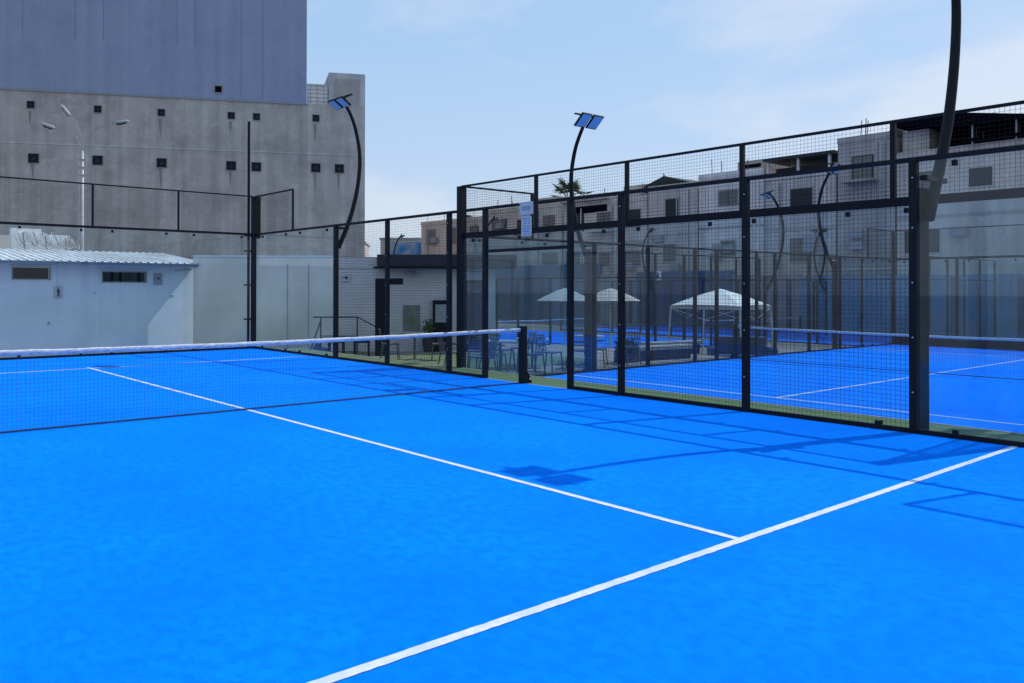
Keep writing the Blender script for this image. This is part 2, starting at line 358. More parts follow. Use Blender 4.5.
rl = [(0,20,3.0,.05),(0,20,.025,.05),(0,2,4.0,.03),(18,20,4.0,.03)]
f1 = fence('side_fence', 'black mesh side fence of the second court, beside the cafe terrace', (BX0+.05,BY1,0), (BX0+20,BY1,0), ZB, sp, ps, rl, glass='glass_b')
f2 = fence('side_fence', 'black mesh side fence on the far right flank of the second court', (BX0+.05,BY1-10,0), (BX0+20,BY1-10,0), ZB, sp, ps, rl, glass='glass_b')
for f in (f1, f2):
    for x in (1.95, 18): MB().box(x-.03,-.02,3.0,x+.03,.02,4.0).build('post', M['black'], f)
spec = [('glass',i*2+.0,i*2+2.0,.03,2.94) for i in range(5)] + [('mesh',i*2+.02,i*2+1.98,3.04,3.98) for i in range(5)]
b2 = fence('end_fence', 'glass end wall at the far end of the second court, beyond its net', (BX0+20,BY1-10,0), (BX0+20,BY1,0), ZB, spec,
      [(0,4.0),(4,3.0),(6,3.0),(2,3.0),(8,3.0),(10,4.0)], [(0,10,3.0,.08),(0,10,4.0,.03),(0,10,.15,.3)], glass='glass_b')

# far courts: frames, coarse mesh
def cage(cx, cy, z, lab):
    x0,x1,y0,y1 = cx-5,cx+5,cy-10,cy+10
    for nm,a,b,L in (('south',(x0,y0,0),(x1,y0,0),10),('west',(x0,y0,0),(x0,y1,0),20)):
        side = L == 20
        sp = [('glass',i*2,i*2+2,.03,2.95) for i in range(L//2) if not side or i < 2 or i > 7]
        if side: sp += [('mesh',4+2*i,6+2*i,.05,2.95) for i in range(6)]
        fence('side_fence' if side else 'end_fence', ('long black mesh fence of the ' if side else 'glass end fence of the ')+lab,
              a, b, z, sp, [(i*2, 4.0 if (not side or i in (0,1,9,10)) else 3.0) for i in range(L//2+1)],
              [(0,L,3.0,.06),(0,L,.03,.06)] + ([(0,L,4.0,.04)] if not side else []), clamps=False, pitch=.1, wire=.004, glass='glass_b')
cage(26.5, 21, ZG, 'far court behind the parasols')
cage(38, 15, ZG, 'far court behind the white gazebo')

# ------------------------------------------------------------------ nets
def net(label, cx, cy, z, alongy, posts=True, pitch=.045, w=.0013, L=10.0):
    root = thing('court_net', label, 'net', (cx,cy,z), R(90) if alongy else 0)
    def top(x): return .88 + .045*(abs(x)/5)**1.6
    mb = MB(); n = round(L/pitch)
    for i in range(n+1):
        x = -L/2 + L*i/n; t = top(x)-.05
        mb.add([(x-w,0,.02),(x,w,.02),(x+w,0,.02),(x,-w,.02),(x-w,0,t),(x,w,t),(x+w,0,t),(x,-w,t)], [(0,1,5,4),(1,2,6,5),(2,3,7,6),(3,0,4,7)])
    rows = round(.83/pitch); K = 20
    for j in range(rows+1):
        for k in range(K):
            xa = -L/2+L*k/K; xb = -L/2+L*(k+1)/K; f = j/rows
            za = .02+(top(xa)-.07)*f; zb = .02+(top(xb)-.07)*f
            mb.add([(xa,-w,za),(xa,0,za+w),(xa,w,za),(xa,0,za-w),(xb,-w,zb),(xb,0,zb+w),(xb,w,zb),(xb,0,zb-w)], [(0,1,5,4),(1,2,6,5),(2,3,7,6),(3,0,4,7)])
    mb.build('netting', M['cord'], root)
    K = 60; V = []; F = []
    for k in range(K+1):
        x = -L/2+L*k/K; t = top(x) + random.uniform(-.003,.003); e = .007+.003*math.sin(k*1.7)
        V += [(x,-e,t-.06),(x,-e,t-.01),(x,0,t),(x,e,t-.01),(x,e,t-.06)]
    for k in range(K):
        for i in range(4): F.append((k*5+i,(k+1)*5+i,(k+1)*5+i+1,k*5+i+1))
        F.append((k*5+4,(k+1)*5+4,(k+1)*5,k*5))
    MB().add(V,F).build('top_band', M['band'], root, smooth=True)
    MB().tube([(-L/2,0,.015),(L/2,0,.015)], .009, 6).build('ground_cord', M['cord'], root)
    if posts:
        for s in (-1,1):
            p = MB().box(s*5.0-.055,-.05,0,s*5.0+.055,.05,.955).build('net_post', M['black'], root, bevel=.006)
            q = MB().prism([(s*5.055,0),(s*5.055,.22),(s*5.10,.16),(s*5.17,.05),(s*5.17,0)], 'y', -.04, .04).build('foot_bracket', M['black'], p)
            MB().tube([(s*5.13,-.046,.07),(s*5.13,-.041,.07)], .018, 8).build('bolt', M['steel'], p)
    return root
net('black net with a white top band across the near court', -.03, 0, 0, False)
net('net with white band across the second court, seen through the fence', BX0+10, BY1-5, ZB, True, pitch=.06)
net('distant net with white band on the court behind the parasols', 26.5, 21, ZG, False, pitch=.12, w=.003)
net('distant net with white band on the court behind the gazebo', 38, 15, ZG, False, pitch=.12, w=.003)

# ------------------------------------------------------------------ floodlight poles (local: +x outward from the court, z up)
def bez(pts, n=5):
    P = [Vector(p) for p in pts]; out = []
    for i in range(len(P)-1):
        p0,p1,p2,p3 = P[max(i-1,0)],P[i],P[i+1],P[min(i+2,len(P)-1)]
        for k in range(n):
            t = k/n; out.append(.5*((2*p1)+(-p0+p2)*t+(2*p0-5*p1+4*p2-p3)*t*t+(-p0+3*p1-3*p2+p3)*t**3))
    out.append(P[-1]); return out
def floodlight(label, loc, rz, curve, column=True, colw=.13, heads_tilt=32, cold=.16, group='curved floodlight poles round the courts', r0=.055, spread=.2, coly=0, hs=1.0):
    root = thing('floodlight_pole', label, 'floodlight', loc, rz, group)
    H = curve[0][1]
    if column: MB().box(.045,coly-colw/2,0,cold,coly+colw/2,H+.35).build('column', M['black'], root, bevel=.006)
    else: MB().box(-.045,-.045,0,.045,.045,H+.5).build('column', M['black'], root)
    pts = bez([(x,0,z) for x,z in curve]); n = len(pts)
    MB().tube(pts, [r0*(1-.35*i/n) for i in range(n)], 10).build('mast', M['black'], root, smooth=True)
    MB().box(-.02,-.035,H+.42,curve[1][0]+.05,.035,H+.47).build('bracket', M['black'], root)
    tx, tz = curve[-1]
    MB().bar((tx,-.42,tz+.04),(tx,.42,tz+.04),.05,.03).build('crossbar', M['black'], root)
    t = -R(heads_tilt)
    for s in (-1,1):
        c = Vector((tx-.06, s*spread, tz-.09)); ax = Vector((math.cos(t),0,math.sin(t))); nz = Vector((-math.sin(t),0,math.cos(t)))
        h = MB().obox(c, ax*.19*hs, Vector((0,.17*hs,0)), nz*.022).build('floodlight_head', M['black'], root, bevel=.006)
        MB().obox(c-nz*.0245, ax*.165*hs, Vector((0,.145*hs,0)), nz*.002).build('lens', M['lens'], h)
        MB().bar(c+nz*.02, (tx,s*spread,tz+.03), .03).build('yoke', M['black'], h)
    return root
CV = [(.06,2.50),(.28,2.95),(.47,3.48),(.60,4.07),(.63,4.65),(.52,5.21),(.35,5.60),(.14,5.86)]
fA = floodlight('curved floodlight pole on the fence before the tall concrete building', (5.03,6.0,0), 0, CV, column=False, hs=.78, spread=.16)
CN = [(.12,2.35),(.50,3.09),(.72,3.63),(.88,4.3),(.92,4.9),(.80,5.32),(.50,5.72),(.16,5.92)]
fB = floodlight('closest floodlight pole, rising out of the picture from the thick fence post', (5.03,-6.1,0), 0, CN, colw=.10, r0=.062, cold=.30, coly=.11, hs=.88)
CB = [(.06,2.50),(.28,2.95),(.47,3.48),(.60,4.07),(.63,4.65),(.52,5.21),(.35,5.60),(.14,5.95)]
fC = floodlight('curved floodlight pole with twin lamps against the open sky, beside the palm', (BX0+4,BY1+.04,ZB), R(90), CB, heads_tilt=44, r0=.06)
dup(fC, (BX0+16,BY1+.04,ZB), R(90), 'curved floodlight pole at the far end of the second court')
dup(fC, (BX0+4,BY1-10.1,ZB), R(-90), 'floodlight pole on the right flank of the second court')
for (x,y,rz,lab) in ((25.3,30.9,180,'small distant floodlight pole over the charcoal fascia'),(21.4,18.3,180,'small distant floodlight pole left of the rules sheet'),
                     (32.9,18,180,'distant floodlight pole over the parasols, before the houses'),(21.9,5.3,0,'distant floodlight pole leaning left over the white gazebo'),
                     (40.4,12.2,180,'distant floodlight pole leaning right, one of a V pair'),(40.4,12.9,0,'distant floodlight pole leaning left, one of a V pair')):
    dup(fA, (x,y,ZG), R(rz) + (R(-40)), lab)

# ------------------------------------------------------------------ tall building left
P0 = Vector((16.19,49.94,0)); U = Vector((.903,-.430,0)).normalized(); Nn = Vector((-.430,-.903,0)).normalized()
ang = math.atan2(U.y, U.x)
bl = thing('tall_building', 'huge concrete building with a slate blue upper wall and small square holes', 'building', (P0.x,P0.y,ZG), ang)
def Z(z): return z - ZG
MB().box(-34,0,0,15.9,22,Z(15.70)).build('wall', M['concrete'], bl)
MB().box(-34,-.04,Z(15.72),11.4,21.9,Z(27)).build('upper_wall', M['slate'], bl)
MB().box(-34.02,-.09,Z(15.60),11.5,0-.002,Z(15.70)).build('ledge', M['frame'], bl)
MB().box(-34,-.03,Z(11.85),15.9,-.003,Z(11.95)).build('slab_edge', M['bandc'], bl)
MB().box(13.1,.0,Z(15.71),15.9,4.0,Z(18.2)).build('roof_block', M['bandc'], bl)
MB().box(13.5,-.03,Z(15.80),15.45,-.002,Z(17.75)).build('block_panel', HC[2], bl)
MB().box(11.45,.2,Z(15.71),13.0,.4,Z(17.3)).build('breeze_wall', HC[4], bl)
mb = MB()
for i in range(5): mb.box(11.45,.17,Z(15.95+i*.3),13.0,.198,Z(15.98+i*.3))
for i in range(3): mb.box(11.7+i*.5,.165,Z(15.72),11.73+i*.5,.197,Z(17.3))
mb.build('reinforcement', M['frame'], bl)
mb = MB()
for x in (-20.6,-6.2,-1.8,3.4,7.2,10.9): mb.box(x-.03,-.012,Z(-.5),x+.03,-.001,Z(11.6)) if False else None
def sft(u, d=60): pass
W1 = [(-8.2,14.73),(-3.72,14.63),(.66,14.60),(5.66,14.62),(7.5,14.62),(11.95,14.72)]
W2_ = [(-8.0,10.99),(-3.72,11.0),(.70,10.97),(5.66,10.94),(7.5,10.92),(11.95,11.0),(13.75,11.0),(-12.6,11.0)]
for x, z in [(a+.16, b-.10) for a, b in W1]:
    f = MB().box(x-.29,-.05,Z(z-.29),x+.29,-.004,Z(z+.29)).build('window', M['frame'], bl)
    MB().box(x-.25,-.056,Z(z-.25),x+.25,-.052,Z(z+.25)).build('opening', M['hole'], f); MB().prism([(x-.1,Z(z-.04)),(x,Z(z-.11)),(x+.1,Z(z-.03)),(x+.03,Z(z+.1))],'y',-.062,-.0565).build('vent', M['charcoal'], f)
for x, z in [(a+.16, b-.17) for a, b in W2_]:
    f = MB().box(x-.39,-.05,Z(z-.37),x+.39,-.004,Z(z+.37)).build('window', M['frame'], bl)
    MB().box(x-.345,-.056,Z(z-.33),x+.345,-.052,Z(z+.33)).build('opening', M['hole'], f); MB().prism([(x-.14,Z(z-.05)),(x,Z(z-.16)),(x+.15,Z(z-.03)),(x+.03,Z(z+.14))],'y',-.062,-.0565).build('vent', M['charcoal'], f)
stain = noisy('dirt_run', (.20,.18,.165), (.30,.27,.25), 2, .95, stretch=(3,3,.3))
for i,(x, z) in enumerate(W1+W2_):
    if i % 3 == 1: continue
    mb = MB(); h_ = 1.0+(i*37%10)*.12
    mb.prism([(x-.05,Z(z-.55)),(x+.22,Z(z-.55)),(x+.17,Z(z-.5-h_*.6)),(x+.1,Z(z-.5-h_)),(x+.04,Z(z-.5-h_*.5))], 'y', -.004, -.001); mb.build('stain', stain, bl)
f = MB().box(4.55,-.09,Z(16.12),5.2,-.042,Z(16.75)).build('window', M['frame'], bl)
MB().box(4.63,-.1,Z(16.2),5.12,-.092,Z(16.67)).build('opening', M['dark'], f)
mb = MB()
for x in (-3.7,.6,11.4): mb.box(x-.02,-.014,0,x+.02,-.003,Z(15.5))
mb.each('joint', HC[2], bl)
mb = MB()
for x in (-8.6,-5.1,-3.2,1.9,3.2,6.5,8.1): mb.box(x-.015,-.055,Z(15.9) if x>6 else Z(19.5),x+.015,-.043,Z(27))
mb.each('wall_seam', M['trimblue'], bl)

# ------------------------------------------------------------------ toilet block
tb = thing('toilet_block', 'low white block with a corrugated roof and two dark slot windows', 'building', (0,15,ZB))
z_ = lambda z: z-ZB
def wallx(x0, x1, y0, y1, z0, z1, holes):
    mb = MB(); xs = sorted({x0,x1,*[h[0] for h in holes],*[h[1] for h in holes]})
    for a, b in zip(xs, xs[1:]):
        hh = [h for h in holes if h[0] <= a and h[1] >= b]
        if hh: mb.box(a,y0,z0,b,y1,hh[0][2]); mb.box(a,y0,hh[0][3],b,y1,z1)
        else: mb.box(a,y0,z0,b,y1,z1)
    return mb
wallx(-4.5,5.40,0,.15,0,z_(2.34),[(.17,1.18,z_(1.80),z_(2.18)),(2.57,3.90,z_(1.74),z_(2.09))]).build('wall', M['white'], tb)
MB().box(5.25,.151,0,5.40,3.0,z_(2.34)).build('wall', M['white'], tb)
for a,b,c,d in ((.17,1.18,1.80,2.18),(2.57,3.90,1.74,2.09)):
    w = MB(); w.box(a,-.02,z_(c),a+.03,.1,z_(d)); w.box(b-.03,-.02,z_(c),b,.1,z_(d)); w.box(a+.031,-.02,z_(c),b-.031,.1,z_(c)+.025); w.box(a+.031,-.02,z_(d)-.025,b-.031,.1,z_(d))
    w = w.build('window', M['frame'], tb)
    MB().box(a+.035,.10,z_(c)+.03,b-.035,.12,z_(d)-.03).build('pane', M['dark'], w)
    MB().box(a-.04,-.06,z_(d)+.005,b+.06,-.001,z_(d)+.03).build('sill', M['white'], w)
# corrugated sheet: ribs run up the slope
mb = MB(); V=[]; F=[]; x = -4.8; prof=[]
while x < 5.36:
    prof += [(x,0),(x+.12,0),(x+.15,.035),(x+.19,.035)]; x += .22
for (xx,h) in prof:
    V += [(xx,-.62,z_(2.33)+h),(xx,3.1,z_(2.33)+.44+h)]
for i in range(len(prof)-1): F.append((2*i,2*i+2,2*i+3,2*i+1))
o = MB().add(V,F).build('roof', M['roof'], tb); md = o.modifiers.new('thick','SOLIDIFY'); md.thickness = .012; md.offset = -1
MB().box(-4.8,-.58,z_(2.24),5.36,-.55,z_(2.31)).build('fascia', M['trimblue'], tb)
mb = MB()
for i in range(9): mb.box(-4.3+i*1.2,-.545,z_(2.26),-4.24+i*1.2,-.01,z_(2.31))
mb.each('rafter', M['trimblue'], tb)
MB().tube([(4.75,-.04,z_(2.12)),(5.1,-.04,z_(2.16)),(5.3,-.04,z_(2.16))], .012, 6).build('conduit', M['frame'], tb)
MB().tube([(1.13,-.02,z_(.59)),(1.13,0,z_(.59))], .035, 10).build('outlet', M['frame'], tb)
mb = MB(); mb.box(-.04,-.012,z_(1.52),-.02,0,z_(1.54)); mb.box(2.3,-.012,z_(1.42),2.4,0,z_(1.44)); mb.box(4.6,-.012,z_(1.33),4.75,0,z_(1.36)); mb.each('fixing', M['frame'], tb)
ms = thing('toilet_sign', 'small pale plate with a man pictogram between the slot windows', 'sign', (1.38,14.99,1.29))
MB().box(-.12,-.015,0,.12,0,.35).build('panel', M['sign'], ms, bevel=.004)
pm = MB(); pm.tube([(0,-.022,.285),(0,-.0155,.285)], .024, 12); pm.box(-.038,-.022,.15,.038,-.0155,.252); pm.box(-.03,-.022,.05,-.005,-.0155,.149); pm.box(.005,-.022,.05,.03,-.0155,.149)
pm.build('pictogram', M['ink'], ms)
def arrow(name, lab, loc, rz, w, h, s, mat):
    a = thing(name, lab, 'sign', loc, rz)
    MB().box(-w/2,-.015,0,w/2,0,h).build('panel', mat, a, bevel=.004)
    MB().prism([(-s,h*.55-s*.18),(0,h*.55-s*.18),(0,h*.55-s*.7),(s,h*.55),(0,h*.55+s*.7),(0,h*.55+s*.18),(-s,h*.55+s*.18)], 'y', -.021, -.0155).build('arrow', M['ink'], a)
arrow('arrow_sign', 'grey plate with a dark arrow right of the slot windows', (4.23,14.99,1.68), 0, .27, .36, .07, M['frame'])

# things behind the toilet roof
wb = thing('white_wall', 'bright white wall behind the corrugated roof, under the razor wire', 'wall', (0,23,ZG))
MB().box(1.74,0,0,2.75,.3,4.72).build('wall', M['bright'], wb)
MB().box(2.751,0,0,3.67,.3,4.52).build('wall', M['bright'], wb)
MB().box(-3,0,0,1.739,.3,4.45).build('wall', M['pale'], wb)
MB().box(3.671,.05,0,4.2,.3,4.36).build('wall', HC[2], wb)
rw = thing('razor_wire', 'loose silver coil of razor wire on the white wall', 'wire', (1.85,22.6,3.42))
pts = []
for i in range(1500):
    f = i/1500; t = i/60*2*math.pi; x = f*1.95+.09*math.sin(i*.0613); rr = .27-.05*f+.04*math.sin(i*.021)
    pts.append((x+.16*math.cos(t+.6)+.10*math.sin(t*.37), rr*math.cos(t)*.7, rr*math.sin(t)-.16*f+.03*math.sin(i*.034)))
MB().tube(pts, .012, 4).build('coil', M['steel'], rw)
mb = MB()
for x in (.25,1.0,1.7): mb.bar((x,0,-.5),(x-.06,0,.2-.1*x),.04)
mb.each('stake', M['frame'], rw)

# street lamp with three arms
sl = thing('street_lamp', 'tall pale steel street lamp with three curved arms before the concrete wall', 'street lamp', (7.22,34.1,ZG))
MB().tube([(0,0,0),(0,0,5),(0,0,9.6)], [.08,.07,.05], 10).build('pole', M['steel'], sl, smooth=True)
MB().tube([(-.16,.02,2),(-.16,.02,9.3)], .025, 6).build('conduit', M['steel'], sl)
mb = MB()
for z in (8.3,8.7,9.1): mb.box(-.18,-.09,z,.1,.09,z+.05)
mb.each('clamp', M['frame'], sl)
rt = Vector((.79,-.61,0))
for pts, hd in (([(0,9.3),(-.08,10.2),(-.3,10.9),(-.7,11.4)], (-.9,11.65,-.9)), ([(0,9.2),(-.2,10.0),(-.65,10.55),(-1.45,10.75)], (-1.8,10.85,-.35)), ([(0,9.3),(.22,10.1),(.7,10.7),(1.6,10.95)], (1.95,11.05,.12))):
    MB().tube(bez([(rt.x*a,rt.y*a,b) for a,b in pts],4), .018, 6).build('arm', M['frame'], sl, smooth=True)
    c = Vector((rt.x*hd[0],rt.y*hd[0],hd[1])); tl = hd[2]; d = Vector((rt.x*math.cos(tl),rt.y*math.cos(tl),math.sin(tl)*(1 if hd[0]<0 else 1)))
    if hd[0] < 0: pass
    h = MB().tube([c-d*.38,c-d*.25,c,c+d*.3,c+d*.4], [.03,.08,.10,.09,.04], 8).build('lamp_head', M['armgrey'], sl, smooth=True)
    MB().tube([c-d*.22+Vector((0,-.02,-.09)),c+d*.25+Vector((0,-.02,-.07))], .06, 8).build('lens', M['charcoal'], h)

# ------------------------------------------------------------------ long pale wall and clubhouse
A0 = Vector((5.12,14.55,0)); A1 = Vector((12.55,8.85,0)); UW = (A1-A0).normalized(); LW = (A1-A0).length; aw = math.atan2(UW.y,UW.x)
def wl(x, y):  # world position -> local run on the wall
    return (Vector((x,y,0))-A0).dot(UW)
pw = thing('boundary_wall', 'pale grey rendered wall running from the toilet block to the clubhouse', 'wall', (A0.x,A0.y,ZB), aw)
xe = wl(8.65,11.88)
MB().box(.05,0,0,xe,.2,z_(2.55)).build('wall', M['pale'], pw)
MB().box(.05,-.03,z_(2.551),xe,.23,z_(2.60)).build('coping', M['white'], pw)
mb = MB()
for x in (2.95, 3.6): mb.box(x-.01,-.012,0,x+.01,-.001,z_(2.36))
mb.each('joint', M['frame'], pw)
ch = thing('clubhouse', 'grey ribbed clubhouse cabin with a wide charcoal fascia and a glazed door', 'building', (A0.x,A0.y,ZB), aw)
mb = MB(); HW = z_(2.55); P=0.09; z=0
prof = []
while z < HW-.001:
    prof += [(0,z),(0,min(z+.055,HW)),(.014,min(z+.062,HW)),(.014,min(z+.083,HW))]; z += P
V=[]; F=[]
dx0, dx1 = wl(11.75,9.42), wl(12.30,9.02)
def siding(xa, xb):
    V=[(xa,y,zz) for y,zz in prof]+[(xb,y,zz) for y,zz in prof]; n=len(prof)
    return V,[(i,n+i,n+i+1,i+1) for i in range(n-1)]
for xa, xb in ((xe+.003,dx0),(dx1,LW)):
    V,F = siding(xa,xb); mb.add(V,F)
mb.add([(xe+.003,0,0),(xe+.003,3,0),(xe+.003,3,HW),(xe+.003,0,HW)],[(0,1,2,3)]); mb.add([(LW,0,0),(LW,4,0),(LW,4,HW),(LW,0,HW)],[(0,3,2,1)])
mb.box(dx0,0.0,z_(1.85),dx1,.1,HW)
mb.build('wall', noisy('grey_siding', (.50,.49,.50), (.58,.57,.58), 1.5, .8), ch)
xf = wl(9.67,11.07)
MB().box(xf,-.5,z_(2.26),LW+.6,3.4,z_(2.62)).build('fascia', M['charcoal'], ch, bevel=.01)
MB().box(xf-.1,-.6,z_(2.19),LW+.55,-.2,z_(2.255)).build('gutter', M['black'], ch)
MB().box(xe,.3,HW,LW,3.9,HW+.02).build('roof', M['charcoal'], ch)
dr = MB().box(dx0+.03,.02,0,dx1-.03,.07,z_(1.84)).build('door', M['black'], ch)
MB().box(dx0+.09,.012,z_(.2),dx1-.09,.018,z_(1.75)).build('pane', M['pipeblue'], dr)
xp = wl(10.30,10.6)
po = MB().box(xp,-.03,z_(.28),xp+.52,-.004,z_(1.07)).build('poster', M['poster'], ch)
pm = MB()
for a in range(7):
    t = math.pi*a/6; pm.prism([(xp+.26+math.cos(t)*.05,z_(.6)+math.sin(t)*.05),(xp+.26+math.cos(t-.18)*.15,z_(.6)+math.sin(t-.18)*.15),(xp+.26+math.cos(t+.18)*.15,z_(.6)+math.sin(t+.18)*.15)], 'y', -.036-.0003*a, -.031)
pm.box(xp+.14,-.036,z_(.52),xp+.38,-.031,z_(.56)); pm.build('leaf_emblem', M['greenink'], po)
xa = wl(11.0,10.02)
ad = MB().box(xa,-.2,0,xa+.52,-.016,z_(1.23)).build('black_cabinet', M['black'], ch, bevel=.01)
MB().box(xa+.08,-.207,z_(.55),xa+.44,-.201,z_(1.1)).build('pane', M['frame'], ad)
MB().box(xe+.05,-.02,z_(2.2),xf-.15,-.004,z_(2.21)).build('trim', M['frame'], ch)
mb = MB(); mb.box(wl(10.35,10.55),-.12,z_(2.02),wl(10.35,10.55)+.34,-.01,z_(2.1)); mb.box(wl(10.35,10.55)+.2,-.16,z_(1.95),wl(10.35,10.55)+.3,-.12,z_(2.05)); mb.build('wall_lamp', M['frame'], ch)
pp = A0 + UW*wl(8.9,11.7)
arrow('arrow_sign', 'small pale plate with an arrow on the grey ribbed cladding', (pp.x-.02*.6,pp.y-.03,1.80), aw, .26, .22, .09, M['sign'])
# plant by the black cabinet
def leafclump(mb, c, r, n, s):
    for i in range(n):
        a = random.random()*6.28; e = random.uniform(-.6,1.3); rr = r*random.random()**.5
        p = Vector(c)+Vector((math.cos(a)*math.cos(e)*rr, math.sin(a)*math.cos(e)*rr, math.sin(e)*rr*1.2))
        u = Vector((random.uniform(-1,1),random.uniform(-1,1),random.uniform(-.4,1))).normalized(); w = u.cross(Vector((random.random(),random.random(),random.random()))).normalized()
        mb.add([p-u*s*.1, p+w*s*.3+u*s*.5, p+u*s*1.3, p-w*s*.3+u*s*.5], [(0,1,2,3)])
pl_ = thing('potted_plant', 'leafy green plant in a dark pot left of the black cabinet', 'plant', (10.78,9.95,ZB))
mb = MB(); mb.tube([(0,0,0),(0,0,.35),(0,0,.42)], [.14,.19,.19], 10); mb.build('pot', M['pot'], pl_)
mb = MB(); leafclump(mb,(0,0,.75),.2,70,.09); leafclump(mb,(0,0,.6),.17,50,.09); mb.build('foliage', M['shrub'], pl_)

# black pillar with a short arm
bp = thing('black_pillar', 'square black pillar with a short arm at its top, by the lawn', 'pillar', (8.86,9.66,ZB), aw)
MB().box(-.2,-.16,0,.2,.16,z_(1.86)).build('shaft', M['black'], bp, bevel=.01)
MB().box(-.19,-.1,z_(1.70),.60,.1,z_(1.88)).build('arm', M['black'], bp)
# handrail
hr = thing('handrail', 'thin dark blue handrail stepping down before the pale wall', 'handrail', (7.35,11.0,ZB), R(-35))
mb = MB(); mb.tube([(0,0,1.10),(1.3,0,1.10),(2.0,0,.72)], .025, 6); mb.build('rail', M['pipeblue'], hr)
MB().tube([(.22,0,.55),(1.28,0,.55)], .018, 6).build('lower_rail', M['pipeblue'], hr)
for x, h in ((.22,1.1),(1.28,1.1),(1.95,.74)): MB().tube([(x,0,0),(x,0,h)], .022, 6).build('post', M['pipeblue'], hr)
MB().tube([(.22,0,1.0),(-.12,-.05,.0)], .02, 6).build('brace', M['pipeblue'], hr)
tub = thing('tub', 'low dark blue tub on the ground below the handrail', 'tub', (6.85,9.9,ZB))
MB().prism([(-.2,0),(.2,0),(.26,.3),(-.3,.24)], 'y', -.18, .18).build('body', M['pipeblue'], tub)
MB().prism([(-.1,.27),(.12,.285),(.0,.42)], 'y', -.1, .1).build('handle', M['pipeblue'], tub)

def stool(label, loc, rz, w=.42, h=.55, d=.4, group=None):
    r = thing('stool', label, 'stool', loc, rz, group)
    MB().box(-w/2,-d/2,h-.05,w/2,d/2,h).build('seat', M['black'], r)
    for sx in (-1,1):
        for sy in (-1,1): MB().box(sx*(w/2-.025)-.02,sy*(d/2-.025)-.02,0,sx*(w/2-.025)+.02,sy*(d/2-.025)+.02,h-.051).build('leg', M['black'], r)
    return r
s0 = stool('square black stool on the lawn, left one by the fence', (6.75,8.75,ZB), aw)
dup(s0, (7.35,8.45,ZB), aw, 'square black stool on the lawn, right one nearer the pillar')

# terrace chairs and tables
def chair(label, loc, rz, mat, group):
    r = thing('chair', label, 'chair', loc, rz, group)
    mb = MB(); mb.box(-.22,-.22,.43,.22,.22,.46); mb.build('seat', mat, r)
    mb = MB()
    for i in range(5): mb.bar((-.18+.09*i,.21,.46),(-.18+.09*i,.29,.82),.018)
    mb.bar((-.22,.29,.83),(.22,.29,.83),.03); mb.build('backrest', mat, r)
    for sx in (-1,1):
        MB().bar((sx*.2,-.2,.43),(sx*.23,-.24,0),.025).build('leg', mat, r); MB().bar((sx*.2,.2,.43),(sx*.23,.27,0),.025).build('leg', mat, r)
        MB().bar((sx*.23,-.18,.64),(sx*.23,.25,.66),.025).build('armrest', mat, r)
    return r
def table(label, loc, mat, group, rad=.4):
    r = thing('round_table', label, 'table', loc, 0, group)
    MB().tube([(0,0,.70),(0,0,.73)], rad, 20).build('tabletop', mat, r)
    MB().tube([(0,0,.02),(0,0,.70)], .03, 8).build('stem', M['chairs'], r)
    MB().tube([(0,0,0),(0,0,.02)], .22, 14).build('base', M['chairs'], r)
    return r
GC = 'metal chairs on the terrace'
lightm = plain('pale_metal', (.35,.38,.42), .4)
c0 = chair('metal armchair just left of the net post, behind the glass', (7.9,3.9,ZB), R(20), M['chairs'], GC)
for x,y,a,l in ((8.6,3.4,160,'metal armchair just right of the net post, behind the glass'),(8.3,4.9,-40,'metal armchair at the back left of the terrace tables'),
                (9.4,3.6,10,'metal armchair beside the left foot of the sky lit floodlight pole'),(9.9,5.0,200,'metal armchair behind the pale topped tables'),
                (11.2,3.7,30,'metal armchair right of the floodlight column'),(11.9,4.9,-60,'metal armchair in the middle of the terrace behind the mesh'),
                (7.5,4.9,70,'metal armchair closest to the clubhouse door')):
    dup(c0, (x,y,ZB), R(a), l)
for x,y,a,l in ((7.2,3.5,-110,'metal armchair seen between the corner post and the doorway post'),(9.0,4.8,95,'metal armchair behind the left pale table'),
                (10.4,3.6,-150,'metal armchair just left of the floodlight column foot'),(12.4,3.7,170,'metal armchair beside the grass tuft planter')):
    dup(c0, (x,y,ZB), R(a), l)
t0 = table('round table with a pale top just behind the net post', (8.35,4.15,ZB), lightm, 'round terrace tables')
dup(t0, (9.6,4.35,ZB), 0, 'round table with a pale top left of the floodlight column')
dup(t0, (11.6,4.3,ZB), 0, 'round table with a pale top right of the floodlight column')
t1 = table('round dark table on the lawn under the poster', (8.7,7.9,ZB), M['chairs'], 'round terrace tables', .38)
cA = chair('dark metal armchair left of the lawn table', (8.1,8.2,ZB), R(60), M['chairs'], GC)
dup(cA, (9.2,7.4,ZB), R(-130), 'dark metal armchair right of the lawn table')
# benches and planters behind court B
b_ = thing('planter_bench', 'long low concrete bench on the terrace left of the gazebo', 'bench', (14.2,4.0,ZB), R(-8))
MB().box(-1.1,-.22,.28,1.1,.22,.38).build('seat', M['kerb'], b_); MB().box(-1.0,-.18,0,1.0,.18,.279).build('base', M['charcoal'], b_)
dup(b_, (16.0+.0,4.9,ZB), R(-8), 'second concrete bench, farther and closer to the gazebo', 'concrete benches')
b_['group'] = 'concrete benches'
hp = thing('potted_plant', 'green grass tuft planter in front of the first parasol', 'plant', (12.8,4.0,ZB))
MB().box(-.3,-.2,0,.3,.2,.25).build('pot', M['pot'], hp)
mb = MB(); leafclump(mb,(-.12,0,.32),.26,120,.12); leafclump(mb,(.14,0,.3),.24,100,.12); mb.build('foliage', M['shrub'], hp)
sf_ = thing('sofa', 'dark blue two seat sofa in the shade of the gazebo', 'sofa', (19.3,4.6,ZG), R(-50))
